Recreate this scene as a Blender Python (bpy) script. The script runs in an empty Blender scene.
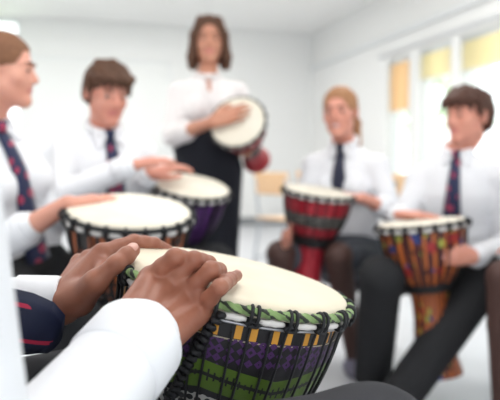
import bpy, bmesh, math, random
import numpy as np
from mathutils import Vector, Matrix, Quaternion
SC = bpy.context.scene
COL = SC.collection
random.seed(7)

# ------------------------------------------------------------------ camera, sky, exposure
CAM_Z = 0.95; PITCH = math.radians(3.62); FPX = 600.0
cam_d = bpy.data.cameras.new('camera'); cam = bpy.data.objects.new('camera', cam_d); COL.objects.link(cam)
cam.location = (0, 0, CAM_Z); cam.rotation_euler = (math.pi/2 - PITCH, 0, 0)
cam_d.sensor_width = 36.0; cam_d.lens = 36.0*FPX/500.0
cam_d.clip_start = 0.02; cam_d.clip_end = 200
cam_d.dof.use_dof = True; cam_d.dof.focus_distance = 0.70; cam_d.dof.aperture_fstop = 3.7
SC.camera = cam

world = bpy.data.worlds.new('sky'); SC.world = world; world.use_nodes = True
wn = world.node_tree
bg = wn.nodes['Background']; bg.inputs[0].default_value = (0.93, 0.97, 1.0, 1); bg.inputs[1].default_value = 2.75

def area(name, loc, rot, sx, sy, power, color=(1, 1, 1)):
    l = bpy.data.lights.new(name, 'AREA'); l.shape = 'RECTANGLE'; l.size = sx; l.size_y = sy
    l.energy = power; l.color = color
    o = bpy.data.objects.new(name, l); COL.objects.link(o); o.location = loc; o.rotation_euler = rot
    return o
# fill lights added under the ceiling for brightness (panels built with the room)
FILL_LAMPS = [(0.1, 1.3, 12), (-1.9, 3.7, 22), (0.9, 4.0, 26), (-1.0, 6.6, 34), (-3.2, 6.2, 12), (-2.6, 1.3, 12)]
for (lx, ly, lw) in FILL_LAMPS:
    area('fill_light', (lx, ly, 2.83), (0, 0, math.radians(15.4)), 1.15, 0.55, lw, (1.0, 0.98, 0.95))

vs = SC.view_settings
vs.view_transform = 'Standard'; vs.look = 'None'; vs.gamma = 1.0; vs.use_curve_mapping = False
vs.exposure = 0.02

# ------------------------------------------------------------------ pixel/plane helpers
cF = np.array([0, math.cos(PITCH), -math.sin(PITCH)]); cU = np.array([0, math.sin(PITCH), math.cos(PITCH)]); cR = np.array([1., 0, 0])
cO = np.array([0, 0, CAM_Z])
def ray(px, py): return cF + cR*((px-250)/FPX) - cU*((py-200)/FPX)
def U(px, py, d): return cO + ray(px, py)*d
def nrm(v):
    v = np.asarray(v, float); return v/np.linalg.norm(v)
def V(*a): return np.array(a, float)

# ------------------------------------------------------------------ materials
def mat(name, color, rough=0.6, spec=0.5, sss=0.0, bump=None, metallic=0.0, emit=None, sheen=0.0):
    m = bpy.data.materials.new(name); m.use_nodes = True
    nt = m.node_tree; b = nt.nodes['Principled BSDF']
    b.inputs['Base Color'].default_value = (*color, 1); b.inputs['Roughness'].default_value = rough
    b.inputs['Specular IOR Level'].default_value = spec; b.inputs['Metallic'].default_value = metallic
    if sss:
        b.inputs['Subsurface Weight'].default_value = sss; b.inputs['Subsurface Radius'].default_value = (1.0, 0.35, 0.2)
        b.inputs['Subsurface Scale'].default_value = 0.006
    if sheen: b.inputs['Sheen Weight'].default_value = sheen
    if bump:
        sc, st, dist = bump
        tc = nt.nodes.new('ShaderNodeTexCoord'); n = nt.nodes.new('ShaderNodeTexNoise'); n.inputs['Scale'].default_value = sc
        n.inputs['Detail'].default_value = 4
        nt.links.new(tc.outputs['Object'], n.inputs['Vector'])
        bp = nt.nodes.new('ShaderNodeBump'); bp.inputs['Strength'].default_value = st; bp.inputs['Distance'].default_value = dist
        nt.links.new(n.outputs['Fac'], bp.inputs['Height']); nt.links.new(bp.outputs['Normal'], b.inputs['Normal'])
    if emit:
        b.inputs['Emission Color'].default_value = (*emit[0], 1); b.inputs['Emission Strength'].default_value = emit[1]
    return m

class NG:
    """small expression helper over shader nodes"""
    def __init__(s, m):
        s.m = m; s.nt = m.node_tree; s.b = s.nt.nodes['Principled BSDF']
        tc = s.nt.nodes.new('ShaderNodeTexCoord'); s.obj = tc.outputs['Object']
        sp = s.nt.nodes.new('ShaderNodeSeparateXYZ'); s.nt.links.new(s.obj, sp.inputs[0])
        s.x, s.y, s.z = sp.outputs
    def _in(s, sock, v):
        if hasattr(v, 'is_output'): s.nt.links.new(v, sock)
        elif isinstance(v, (tuple, list)): sock.default_value = (*v, 1) if len(v) == 3 and sock.type == 'RGBA' else v
        else: sock.default_value = v
    def f(s, op, a, b=None, c=None):
        n = s.nt.nodes.new('ShaderNodeMath'); n.operation = op; s._in(n.inputs[0], a)
        if b is not None: s._in(n.inputs[1], b)
        if c is not None: s._in(n.inputs[2], c)
        return n.outputs[0]
    def mix(s, fac, a, b):
        n = s.nt.nodes.new('ShaderNodeMix'); n.data_type = 'RGBA'; s._in(n.inputs[0], fac); s._in(n.inputs[6], a); s._in(n.inputs[7], b)
        return n.outputs[2]
    def band(s, v, lo, hi):
        return s.f('MULTIPLY', s.f('GREATER_THAN', v, lo), s.f('LESS_THAN', v, hi))
    def noise(s, vec, scale, detail=3):
        n = s.nt.nodes.new('ShaderNodeTexNoise'); s.nt.links.new(vec, n.inputs['Vector']); n.inputs['Scale'].default_value = scale
        n.inputs['Detail'].default_value = detail; return n.outputs['Fac']
    def comb(s, x, y, z=0.0):
        n = s.nt.nodes.new('ShaderNodeCombineXYZ'); s._in(n.inputs[0], x); s._in(n.inputs[1], y); s._in(n.inputs[2], z); return n.outputs[0]
    def theta(s): return s.f('DIVIDE', s.f('ARCTAN2', s.y, s.x), 2*math.pi)
    def vor(s, vec, scale, out='Distance', rnd=1.0, metric='EUCLIDEAN'):
        n = s.nt.nodes.new('ShaderNodeTexVoronoi'); s.nt.links.new(vec, n.inputs['Vector']); n.inputs['Scale'].default_value = scale
        n.inputs['Randomness'].default_value = rnd; n.distance = metric
        return n.outputs[out]
    def bump(s, h, st, dist):
        n = s.nt.nodes.new('ShaderNodeBump'); n.inputs['Strength'].default_value = st; n.inputs['Distance'].default_value = dist
        s.nt.links.new(h, n.inputs['Height']); s.nt.links.new(n.outputs[0], s.b.inputs['Normal'])
    def color(s, c): s.nt.links.new(c, s.b.inputs['Base Color'])

# ------------------------------------------------------------------ mesh helpers
def link(name, me, m=None, parent=None):
    o = bpy.data.objects.new(name, me); COL.objects.link(o)
    if m is not None:
        for mm in (m if isinstance(m, (list, tuple)) else [m]): me.materials.append(mm)
    if parent is not None: o.parent = parent
    return o
def obj(name, bm, m=None, parent=None, smooth=True):
    me = bpy.data.meshes.new(name); bm.normal_update(); bm.to_mesh(me); bm.free()
    if smooth:
        for p in me.polygons: p.use_smooth = True
    return link(name, me, m, parent)
def thing(name, label, cat, loc=(0, 0, 0), group=None, quat=None, rotz=None):
    o = bpy.data.objects.new(name, None); COL.objects.link(o); o.location = tuple(loc); o.empty_display_size = 0.05
    if quat is not None: o.rotation_mode = 'QUATERNION'; o.rotation_quaternion = quat
    if rotz is not None: o.rotation_euler = (0, 0, rotz)
    o['label'] = label; o['category'] = cat
    if group: o['group'] = group
    return o
def tag(o, label, cat, group=None):
    o['label'] = label; o['category'] = cat
    if group: o['group'] = group
    return o
def structure(o): o['kind'] = 'structure'; return o

def add_box(bm, c, s, rot=None, bevel=0.0):
    M = Matrix.Translation(Vector(c))
    if rot is not None: M = M @ rot.to_4x4()
    r = bmesh.ops.create_cube(bm, size=1.0, matrix=M @ Matrix.Diagonal((*s, 1)))
    if bevel:
        es = list({e for v in r['verts'] for e in v.link_edges})
        bmesh.ops.bevel(bm, geom=es, offset=bevel, segments=3, affect='EDGES', profile=0.5)
def add_tube(bm, pts, r, seg=8, closed=False, radii=None):
    pts = [Vector(p) for p in pts]; n = len(pts); rings = []
    prev = None
    for i, p in enumerate(pts):
        if closed: t = (pts[(i+1) % n] - pts[i-1])
        else: t = pts[min(i+1, n-1)] - pts[max(i-1, 0)]
        t.normalize()
        if prev is None:
            a = Vector((0, 0, 1)) if abs(t.z) < 0.9 else Vector((1, 0, 0))
            u = t.cross(a).normalized()
        else:
            u = (prev - t*prev.dot(t)).normalized()
        prev = u; w = t.cross(u); rr = radii[i] if radii else r
        rings.append([bm.verts.new(p + (u*math.cos(2*math.pi*k/seg) + w*math.sin(2*math.pi*k/seg))*rr) for k in range(seg)])
    m = n if closed else n-1
    for i in range(m):
        a = rings[i]; b = rings[(i+1) % n]
        off = 0
        if closed and i == n-1:
            off = min(range(seg), key=lambda q: (b[q].co-a[0].co).length)
        for k in range(seg):
            bm.faces.new((a[k], a[(k+1) % seg], b[(k+1+off) % seg], b[(k+off) % seg]))
    if not closed:
        bm.faces.new(list(reversed(rings[0]))); bm.faces.new(rings[-1])
def add_lathe(bm, prof, seg=64, close=True):
    rings = [[bm.verts.new((r*math.cos(2*math.pi*k/seg), r*math.sin(2*math.pi*k/seg), z)) for k in range(seg)] for r, z in prof]
    for i in range(len(rings)-1 + (1 if close else 0)):
        a = rings[i]; b = rings[(i+1) % len(rings)]
        for k in range(seg): bm.faces.new((a[k], a[(k+1) % seg], b[(k+1) % seg], b[k]))
def circle(r, z, n=64, a0=0): return [(r*math.cos(a0+2*math.pi*i/n), r*math.sin(a0+2*math.pi*i/n), z) for i in range(n)]

# ------------------------------------------------------------------ implicit surfaces (smooth unions polygonised with surface nets)
class Cone:      # rounded cone, optional elliptic section
    def __init__(s, a, b, ra, rb, k=0.01, side=None, flat=1.0, sub=False):
        s.a = np.asarray(a, float); s.b = np.asarray(b, float); s.ra = ra; s.rb = rb; s.k = k; s.sub = sub
        s.M = None
        if side is not None:
            x = nrm(side); ax = s.b-s.a
            f = nrm(np.cross(ax if np.linalg.norm(ax) > 1e-6 else V(0, 0, 1), x)); s.f = f; s.M = flat
    def box(s):
        r = max(s.ra, s.rb); return np.minimum(s.a, s.b)-r, np.maximum(s.a, s.b)+r
    def d(s, P):
        ba = s.b-s.a; pa = P-s.a; L = float(ba@ba)+1e-12
        if s.M is None:
            h = np.clip(pa@ba/L, 0, 1)
            return np.linalg.norm(pa-h[..., None]*ba, axis=-1)-(s.ra+(s.rb-s.ra)*h)
        c = (pa@s.f); pa = pa+(c*(1/s.M-1))[..., None]*s.f
        h = np.clip(pa@ba/L, 0, 1)
        return (np.linalg.norm(pa-h[..., None]*ba, axis=-1)-(s.ra+(s.rb-s.ra)*h))*s.M
class Ell:
    def __init__(s, c, r, R=None, k=0.01, sub=False):
        s.c = np.asarray(c, float); s.r = np.asarray(r, float); s.R = np.eye(3) if R is None else R; s.k = k; s.sub = sub
    def box(s):
        m = s.r.max(); return s.c-m, s.c+m
    def d(s, P):
        q = (P-s.c)@s.R
        k0 = np.linalg.norm(q/s.r, axis=-1); k1 = np.linalg.norm(q/(s.r**2), axis=-1)+1e-9
        return k0*(k0-1)/k1
class Box:
    def __init__(s, c, h, R=None, rr=0.01, k=0.01, sub=False):
        s.c = np.asarray(c, float); s.h = np.asarray(h, float); s.R = np.eye(3) if R is None else R; s.rr = rr; s.k = k; s.sub = sub
    def box(s):
        m = np.linalg.norm(s.h)+s.rr; return s.c-m, s.c+m
    def d(s, P):
        q = np.abs((P-s.c)@s.R)-s.h
        return np.linalg.norm(np.maximum(q, 0), axis=-1)+np.minimum(q.max(axis=-1), 0)-s.rr
class Grp:
    def __init__(s, prims, k=0.003): s.p = prims; s.k = k; s.sub = False
    def box(s):
        bs = [p.box() for p in s.p if not p.sub]
        return np.min([b[0] for b in bs], axis=0)-0.004, np.max([b[1] for b in bs], axis=0)+0.004
    def d(s, P):
        F = None
        for p in s.p:
            F = p.d(P) if F is None else comb(F, p.d(P), p)
        return F
def comb(F, D, p):
    k = max(p.k, 1e-5)
    if p.sub:
        D = -D; h = np.clip(0.5-0.5*(F-D)/k, 0, 1)     # smooth max
        return F*(1-h)+D*h+k*h*(1-h)
    h = np.clip(0.5+0.5*(D-F)/k, 0, 1)
    return D*(1-h)+F*h-k*h*(1-h)
def sdf(prims, P):
    F = np.full(P.shape[:-1], 1.0)
    for p in prims: F = comb(F, p.d(P), p)
    return F
def axis_of(lo, hi, h, fine=()):
    """grid lines lo..hi with step h, finer inside the fine intervals (a, b, step)"""
    out = [lo]; x = lo
    while x < hi:
        st = h
        for a, b, f in fine:
            if a-h*1.01 <= x <= b: st = f if x >= a-1e-9 else max(f, min(h, a-x))
        x += st; out.append(x)
    return np.array(out)
def polygonise(prims, h, fine=((), (), ())):
    bs = [p.box() for p in prims if not p.sub]
    lo = np.min([b[0] for b in bs], axis=0)-3*h; hi = np.max([b[1] for b in bs], axis=0)+3*h
    ax = [axis_of(lo[i], hi[i], h, fine[i]) for i in range(3)]
    F = np.full([len(a) for a in ax], 1.0, dtype=np.float32)
    for p in prims:
        b0, b1 = p.box(); mg = p.k+3.5*h
        sl = []
        for i in range(3):
            i0 = max(0, np.searchsorted(ax[i], b0[i]-mg)-1); i1 = min(len(ax[i]), np.searchsorted(ax[i], b1[i]+mg)+1); sl.append((i0, i1))
        if any(a >= b for a, b in sl): continue
        (i0, i1), (j0, j1), (k0, k1) = sl
        X, Y, Z = np.meshgrid(ax[0][i0:i1], ax[1][j0:j1], ax[2][k0:k1], indexing='ij')
        P = np.stack([X, Y, Z], axis=-1)
        F[i0:i1, j0:j1, k0:k1] = comb(F[i0:i1, j0:j1, k0:k1], p.d(P), p)
    S = F < 0
    cnt = np.zeros([n-1 for n in F.shape], dtype=np.int8)
    cs = [(a, b, c) for a in (0, 1) for b in (0, 1) for c in (0, 1)]
    n0, n1, n2 = F.shape
    for a, b, c in cs: cnt += S[a:n0-1+a, b:n1-1+b, c:n2-1+c]
    act = np.argwhere((cnt > 0) & (cnt < 8))
    idx = np.full(cnt.shape, -1, dtype=np.int32); idx[act[:, 0], act[:, 1], act[:, 2]] = np.arange(len(act))
    I, J, K = act.T
    acc = np.zeros((len(act), 3)); w = np.zeros(len(act))
    for a in cs:
        for dim in range(3):
            if a[dim] == 0:
                b = list(a); b[dim] = 1
                fa = F[I+a[0], J+a[1], K+a[2]]; fb = F[I+b[0], J+b[1], K+b[2]]
                m = (fa < 0) != (fb < 0)
                t = np.where(m, fa/np.where(m, fa-fb, 1), 0)
                pa = np.stack([ax[0][I+a[0]], ax[1][J+a[1]], ax[2][K+a[2]]], -1); pb = np.stack([ax[0][I+b[0]], ax[1][J+b[1]], ax[2][K+b[2]]], -1)
                acc += np.where(m[:, None], pa+(pb-pa)*t[:, None], 0); w += m
    verts = acc/w[:, None]
    quads = []
    for dim in range(3):
        o1, o2 = [(1, 2), (2, 0), (0, 1)][dim]
        sa = [slice(None)]*3; sb = [slice(None)]*3; sa[dim] = slice(0, -1); sb[dim] = slice(1, None)
        A = S[tuple(sa)]; B = S[tuple(sb)]
        E = np.argwhere(A != B)
        ok = (E[:, o1] > 0) & (E[:, o2] > 0) & (E[:, o1] < F.shape[o1]-1) & (E[:, o2] < F.shape[o2]-1); E = E[ok]
        inside = A[E[:, 0], E[:, 1], E[:, 2]]
        def cell(d1, d2):
            c = E.copy(); c[:, o1] -= d1; c[:, o2] -= d2; return idx[c[:, 0], c[:, 1], c[:, 2]]
        q = np.stack([cell(1, 1), cell(0, 1), cell(0, 0), cell(1, 0)], -1)
        q[~inside] = q[~inside][:, ::-1]
        quads.append(q)
    Q = np.concatenate(quads)
    return verts, Q
def sdf_obj(name, prims, h, m, parent=None, fine=((), (), ()), post=None, facemat=None, smooth_it=0):
    v, q = polygonise(prims, h, fine)
    if smooth_it:
        for _ in range(smooth_it):
            s = np.zeros_like(v); c = np.zeros(len(v))
            for a, b in ((0, 1), (1, 2), (2, 3), (3, 0)):
                np.add.at(s, q[:, a], v[q[:, b]]); np.add.at(c, q[:, a], 1)
                np.add.at(s, q[:, b], v[q[:, a]]); np.add.at(c, q[:, b], 1)
            v = v*0.5+0.5*s/c[:, None]
    if post is not None: v = post(v)
    me = bpy.data.meshes.new(name)
    me.vertices.add(len(v)); me.vertices.foreach_set('co', v.astype(np.float32).ravel())
    me.loops.add(len(q)*4); me.loops.foreach_set('vertex_index', q.astype(np.int32).ravel())
    me.polygons.add(len(q)); me.polygons.foreach_set('loop_start', np.arange(0, len(q)*4, 4, dtype=np.int32))
    me.update(calc_edges=True)
    me.polygons.foreach_set('use_smooth', np.ones(len(q), dtype=bool))
    if facemat is not None:
        me.polygons.foreach_set('material_index', facemat(v[q].mean(axis=1)).astype(np.int32))
    me.update()
    # origin of the mesh data stays in world space; when parented to an Empty, undo the parent's transform
    o = link(name, me, m, None)
    if parent is not None:
        o.parent = parent
        if parent.type == 'EMPTY':
            o.matrix_parent_inverse = Matrix.Translation(-Vector(parent.location))
    return o
def child_world(o, parent):
    o.parent = parent
    if parent.type == 'EMPTY': o.matrix_parent_inverse = Matrix.Translation(-Vector(parent.location))
    return o

# ------------------------------------------------------------------ materials in use
def skin_mat(name, color, dark, sss=0.15, rough=0.5, fine=False):
    m = mat(name, color, rough, 0.35, sss)
    g = NG(m)
    n1 = g.noise(g.obj, 28 if fine else 14, 4)
    n2 = g.noise(g.obj, 260 if fine else 120, 2)
    c = g.mix(g.f('MULTIPLY', g.f('SUBTRACT', n1, 0.35), 1.6), dark, color)
    g.color(c)
    h = g.f('ADD', g.f('MULTIPLY', n2, 0.6), g.f('MULTIPLY', g.noise(g.obj, 900, 2), 0.35)) if fine else n2
    g.bump(h, 0.25 if fine else 0.1, 0.0008)
    return m
M = {}
M['skin_fair'] = skin_mat('fair_skin', (0.74, 0.40, 0.30), (0.66, 0.30, 0.22))
M['skin_rosy'] = skin_mat('rosy_skin', (0.72, 0.36, 0.27), (0.62, 0.26, 0.19))
M['skin_tan'] = skin_mat('tan_skin', (0.60, 0.30, 0.20), (0.52, 0.23, 0.15))
M['skin_dark'] = skin_mat('brown_skin', (0.37, 0.155, 0.098), (0.27, 0.098, 0.060), 0.12, 0.46, True)
M['lips'] = mat('lips', (0.55, 0.18, 0.16), 0.45)
M['nail'] = mat('nail', (0.60, 0.33, 0.27), 0.3, 0.5)
M['eye'] = mat('eye_white', (0.55, 0.48, 0.44), 0.3)
M['iris'] = mat('iris', (0.05, 0.035, 0.03), 0.3)
M['brow'] = mat('brow_hair', (0.12, 0.07, 0.05), 0.8)
def shirt_mat(name, c):
    m = mat(name, c, 0.85, 0.2, sheen=0.1); g = NG(m)
    a = g.noise(g.obj, 9, 3); b = g.noise(g.obj, 30, 3)
    g.bump(g.f('ADD', a, g.f('MULTIPLY', b, 0.25)), 0.55, 0.012)
    return m
M['shirt'] = shirt_mat('white_cotton', (0.80, 0.80, 0.83))
M['blouse'] = shirt_mat('cream_blouse', (0.78, 0.735, 0.73))
M['trouser'] = mat('black_trouser_cloth', (0.022, 0.022, 0.024), 0.9, 0.2, bump=(12, 0.5, 0.01))
M['trouser_grey'] = mat('charcoal_cloth', (0.045, 0.045, 0.05), 0.95, 0.15, bump=(300, 0.5, 0.001))
M['skirt'] = mat('grey_skirt_cloth', (0.07, 0.075, 0.09), 0.9, 0.2, bump=(14, 0.5, 0.01))
M['navy'] = mat('navy_trousers', (0.018, 0.019, 0.026), 0.85, 0.2, bump=(10, 0.4, 0.01))
M['tights'] = mat('dark_tights', (0.075, 0.038, 0.032), 0.6, 0.3)
M['shoe'] = mat('black_shoe', (0.02, 0.02, 0.022), 0.35)
M['shoe_grey'] = mat('grey_shoe', (0.19, 0.18, 0.24), 0.6)
def hair_mat(name, c1, c2):
    m = mat(name, c1, 0.65, 0.2); g = NG(m)
    n = g.noise(g.obj, 45, 5)
    g.color(g.mix(n, c2, c1)); g.bump(n, 0.7, 0.006); return m
M['hair_brown'] = hair_mat('brown_hair', (0.15, 0.075, 0.047), (0.050, 0.026, 0.018))
M['hair_dark'] = hair_mat('dark_brown_hair', (0.13, 0.060, 0.043), (0.040, 0.020, 0.016))
M['hair_auburn'] = hair_mat('auburn_hair', (0.30, 0.14, 0.075), (0.13, 0.06, 0.035))
M['hair_blonde'] = hair_mat('blonde_hair', (0.48, 0.25, 0.13), (0.26, 0.12, 0.06))
def tie_mat():
    m = mat('navy_tie_with_red_motif', (0.02, 0.03, 0.10), 0.6, 0.3, sheen=0.3); g = NG(m)
    d = g.vor(g.comb(g.f('MULTIPLY', g.x, 44), g.f('MULTIPLY', g.y, 10), g.f('MULTIPLY', g.z, 24)), 1.0)
    f = g.f('LESS_THAN', d, 0.36)
    g.color(g.mix(f, (0.014, 0.021, 0.068), (0.34, 0.035, 0.085))); return m
M['tie'] = tie_mat()
M['tie_dark'] = mat('dark_navy_tie', (0.018, 0.02, 0.045), 0.55, 0.3, sheen=0.2)
def tie_near():
    m = mat('navy_tie_near', (0.008, 0.012, 0.035), 0.6, 0.3); g = NG(m)
    s = g.f('SINE', g.f('MULTIPLY', g.f('ADD', g.z, g.f('MULTIPLY', g.x, 0.35)), 170))
    n = g.noise(g.obj, 22, 2)
    f = g.f('MULTIPLY', g.f('GREATER_THAN', s, 0.93), g.f('GREATER_THAN', n, 0.5))
    g.color(g.mix(f, (0.008, 0.012, 0.038), (0.42, 0.02, 0.06))); return m
M['tie_near'] = tie_near()
M['wall'] = mat('painted_wall', (0.86, 0.86, 0.85), 0.8, 0.2, bump=(60, 0.1, 0.002))
def brick_wall():
    m = mat('white_painted_blockwork', (0.85, 0.855, 0.845), 0.75, 0.25); g = NG(m)
    n = g.nt.nodes.new('ShaderNodeTexBrick'); g.nt.links.new(g.comb(g.x, g.z), n.inputs['Vector'])
    n.inputs['Scale'].default_value = 1.0; n.inputs['Brick Width'].default_value = 0.44; n.inputs['Row Height'].default_value = 0.22
    n.inputs['Mortar Size'].default_value = 0.008; n.inputs['Color1'].default_value = (1, 1, 1, 1); n.inputs['Color2'].default_value = (0.9, 0.9, 0.9, 1); n.inputs['Mortar'].default_value = (0, 0, 0, 1)
    g.bump(n.outputs['Color'], 0.7, 0.008); return m
M['blocks'] = brick_wall()
M['ceiling'] = mat('white_ceiling', (0.93, 0.93, 0.92), 0.9, 0.1)
def floor_m():
    m = mat('pale_grey_vinyl', (0.56, 0.57, 0.60), 0.32, 0.4); g = NG(m)
    n = g.noise(g.obj, 3, 5); g.color(g.mix(n, (0.52, 0.53, 0.56), (0.62, 0.63, 0.66))); return m
M['floor'] = floor_m()
M['skirting'] = mat('grey_skirting', (0.25, 0.26, 0.27), 0.6)
M['frame'] = mat('white_window_frame', (0.80, 0.82, 0.83), 0.5)
M['rail'] = mat('grey_rail', (0.62, 0.63, 0.65), 0.5)
M['board'] = mat('whiteboard_enamel', (0.80, 0.81, 0.80), 0.6, 0.3)
def glass():
    m = bpy.data.materials.new('window_glass'); m.use_nodes = True; nt = m.node_tree
    for n in list(nt.nodes): nt.nodes.remove(n)
    o = nt.nodes.new('ShaderNodeOutputMaterial'); t = nt.nodes.new('ShaderNodeBsdfTransparent'); gl = nt.nodes.new('ShaderNodeBsdfGlossy')
    gl.inputs['Roughness'].default_value = 0.02; t.inputs[0].default_value = (0.97, 0.98, 0.97, 1)
    mx = nt.nodes.new('ShaderNodeMixShader'); mx.inputs[0].default_value = 0.05
    nt.links.new(t.outputs[0], mx.inputs[1]); nt.links.new(gl.outputs[0], mx.inputs[2]); nt.links.new(mx.outputs[0], o.inputs[0]); return m
M['glass'] = glass()
def cloth_trans(name, c):
    m = bpy.data.materials.new(name); m.use_nodes = True; nt = m.node_tree
    for n in list(nt.nodes): nt.nodes.remove(n)
    o = nt.nodes.new('ShaderNodeOutputMaterial'); t = nt.nodes.new('ShaderNodeBsdfTranslucent'); df = nt.nodes.new('ShaderNodeBsdfDiffuse')
    t.inputs[0].default_value = (*c, 1); df.inputs[0].default_value = (*c, 1)
    mx = nt.nodes.new('ShaderNodeMixShader'); mx.inputs[0].default_value = 0.6
    nt.links.new(t.outputs[0], mx.inputs[1]); nt.links.new(df.outputs[0], mx.inputs[2]); nt.links.new(mx.outputs[0], o.inputs[0]); return m
M['blind_orange'] = cloth_trans('orange_blind', (1.0, 0.76, 0.48))
M['blind_yellow'] = cloth_trans('yellow_blind', (1.0, 0.91, 0.63))
M['leaf'] = cloth_trans('pale_leaves', (0.66, 0.78, 0.55))
M['bark'] = mat('bark', (0.3, 0.25, 0.2), 0.9)
M['grass'] = mat('pale_grass', (0.62, 0.70, 0.52), 0.95)  # even pale green base colour
M['wood'] = mat('pale_beech', (0.80, 0.52, 0.30), 0.45)
M['steel'] = mat('grey_steel', (0.42, 0.45, 0.49), 0.35, metallic=0.6)
M['white_metal'] = mat('white_powder_coat', (0.80, 0.81, 0.84), 0.4)
M['plastic_black'] = mat('black_plastic', (0.02, 0.02, 0.02), 0.5)
M['seat_grey'] = mat('grey_seat_shell', (0.15, 0.17, 0.21), 0.6)
M['fill_glow'] = mat('fill_panel_glow', (0.9, 0.9, 0.9), 0.5, emit=((1, 0.98, 0.95), 6.0))  # glow for the panels of the added fill lights
# drums
def hide(name, c1, c2):
    m = mat(name, c1, 0.55, 0.35); g = NG(m)
    n = g.noise(g.obj, 11, 5); n2 = g.noise(g.obj, 140, 3)
    g.color(g.mix(g.f('MULTIPLY', g.f('SUBTRACT', n, 0.35), 2.2), c1, c2)); g.bump(n2, 0.15, 0.001); return m
M['hide'] = hide('cream_goat_hide', (0.74, 0.665, 0.53), (0.68, 0.58, 0.44))
M['hide_pale'] = hide('pale_goat_hide', (0.76, 0.71, 0.61), (0.70, 0.63, 0.51))
M['hide_flap'] = mat('hide_flap', (0.60, 0.57, 0.55), 0.6, bump=(60, 0.3, 0.002))
M['rope'] = mat('black_rope', (0.012, 0.012, 0.014), 0.6, 0.4, bump=(900, 0.8, 0.001))
M['ring_metal'] = mat('bare_steel_ring', (0.40, 0.40, 0.42), 0.35, metallic=0.7)
def green_cloth():
    m = mat('green_and_black_wrap', (0.2, 0.4, 0.1), 0.8, sheen=0.1); g = NG(m)
    th = g.theta(); r = g.f('SQRT', g.f('ADD', g.f('MULTIPLY', g.x, g.x), g.f('MULTIPLY', g.y, g.y)))
    s = g.f('SINE', g.f('ADD', g.f('MULTIPLY', th, 2*math.pi*46), g.f('MULTIPLY', g.z, 520)))
    n = g.noise(g.obj, 70, 3)
    f = g.f('GREATER_THAN', g.f('ADD', s, g.f('MULTIPLY', g.f('SUBTRACT', n, 0.5), 4.5)), 0.45)
    g.color(g.mix(f, (0.20, 0.30, 0.11), (0.015, 0.02, 0.012))); g.bump(s, 0.6, 0.002); return m
M['green_wrap'] = green_cloth()
def near_shell(H):
    m = mat('printed_black_drum_cloth', (0.01, 0.01, 0.01), 0.55, 0.4); g = NG(m)
    th = g.theta(); t = g.f('SUBTRACT', H, g.z)
    K = (0.011, 0.010, 0.012)
    # orange blocks on black
    w = g.f('FRACT', g.f('MULTIPLY', th, 21))
    blk = g.f('MULTIPLY', g.band(t, 0.030, 0.0465), g.f('MAXIMUM', g.band(w, 0.0, 0.20), g.f('MULTIPLY', g.band(w, 0.62, 0.80), g.f('GREATER_THAN', g.noise(g.comb(g.f('FLOOR', g.f('MULTIPLY', th, 21)), 1.0), 1.7), 0.48))))
    c = g.mix(blk, K, (0.58, 0.27, 0.035))
    ln = g.f('MULTIPLY', g.band(t, 0.0475, 0.0492), 1.0)
    c = g.mix(ln, c, (0.35, 0.30, 0.22))
    # purple band of worked blocks
    wav = g.f('MULTIPLY', g.f('SINE', g.f('MULTIPLY', th, 2*math.pi*3)), 0.004)
    t2 = g.f('ADD', t, wav)
    pat = g.vor(g.comb(g.f('MULTIPLY', th, 75), g.f('MULTIPLY', t, 85)), 1.0, rnd=0.25, metric='MANHATTAN')
    pur = g.f('MULTIPLY', g.band(t2, 0.050, 0.082), g.band(pat, 0.24, 0.62))
    c = g.mix(pur, c, (0.060, 0.020, 0.095))
    # green band with a black stitched spine
    tri = g.f('PINGPONG', g.f('MULTIPLY', th, 5.0), 0.5)
    edge = g.f('ADD', 0.078, g.f('MULTIPLY', tri, 0.030))
    gr = g.f('MULTIPLY', g.f('GREATER_THAN', t, edge), g.f('LESS_THAN', t, g.f('ADD', edge, 0.034)))
    c = g.mix(gr, c, (0.075, 0.135, 0.013))
    mid = g.f('ABSOLUTE', g.f('SUBTRACT', t, g.f('ADD', edge, 0.016)))
    comb_ = g.f('LESS_THAN', g.f('PINGPONG', g.f('MULTIPLY', th, 118), 0.5), 0.15)
    sp = g.f('MAXIMUM', g.f('LESS_THAN', mid, 0.0022), g.f('MULTIPLY', comb_, g.f('LESS_THAN', mid, g.f('ADD', 0.0055, g.f('MULTIPLY', g.f('SINE', g.f('MULTIPLY', th, 2*math.pi*30)), 0.002)))))
    c = g.mix(g.f('MULTIPLY', sp, gr), c, K)
    # white lattice with dark spots
    e2 = g.f('ADD', edge, 0.042)
    lat = g.f('MULTIPLY', g.f('GREATER_THAN', t, e2), g.f('LESS_THAN', t, g.f('ADD', e2, 0.030)))
    dots = g.vor(g.comb(g.f('MULTIPLY', th, 80), g.f('MULTIPLY', t, 110)), 1.0, rnd=0.25)
    c = g.mix(lat, c, g.mix(g.f('LESS_THAN', dots, 0.40), (0.42, 0.41, 0.38), K))
    # below the bowl: repeated bars
    lo = g.f('GREATER_THAN', t, 0.20)
    bars = g.f('GREATER_THAN', g.f('SINE', g.f('MULTIPLY', t, 160)), 0.3)
    c = g.mix(g.f('MULTIPLY', lo, bars), c, (0.115, 0.03, 0.15))
    g.color(c); g.bump(g.noise(g.obj, 200, 3), 0.2, 0.001); return m
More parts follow.
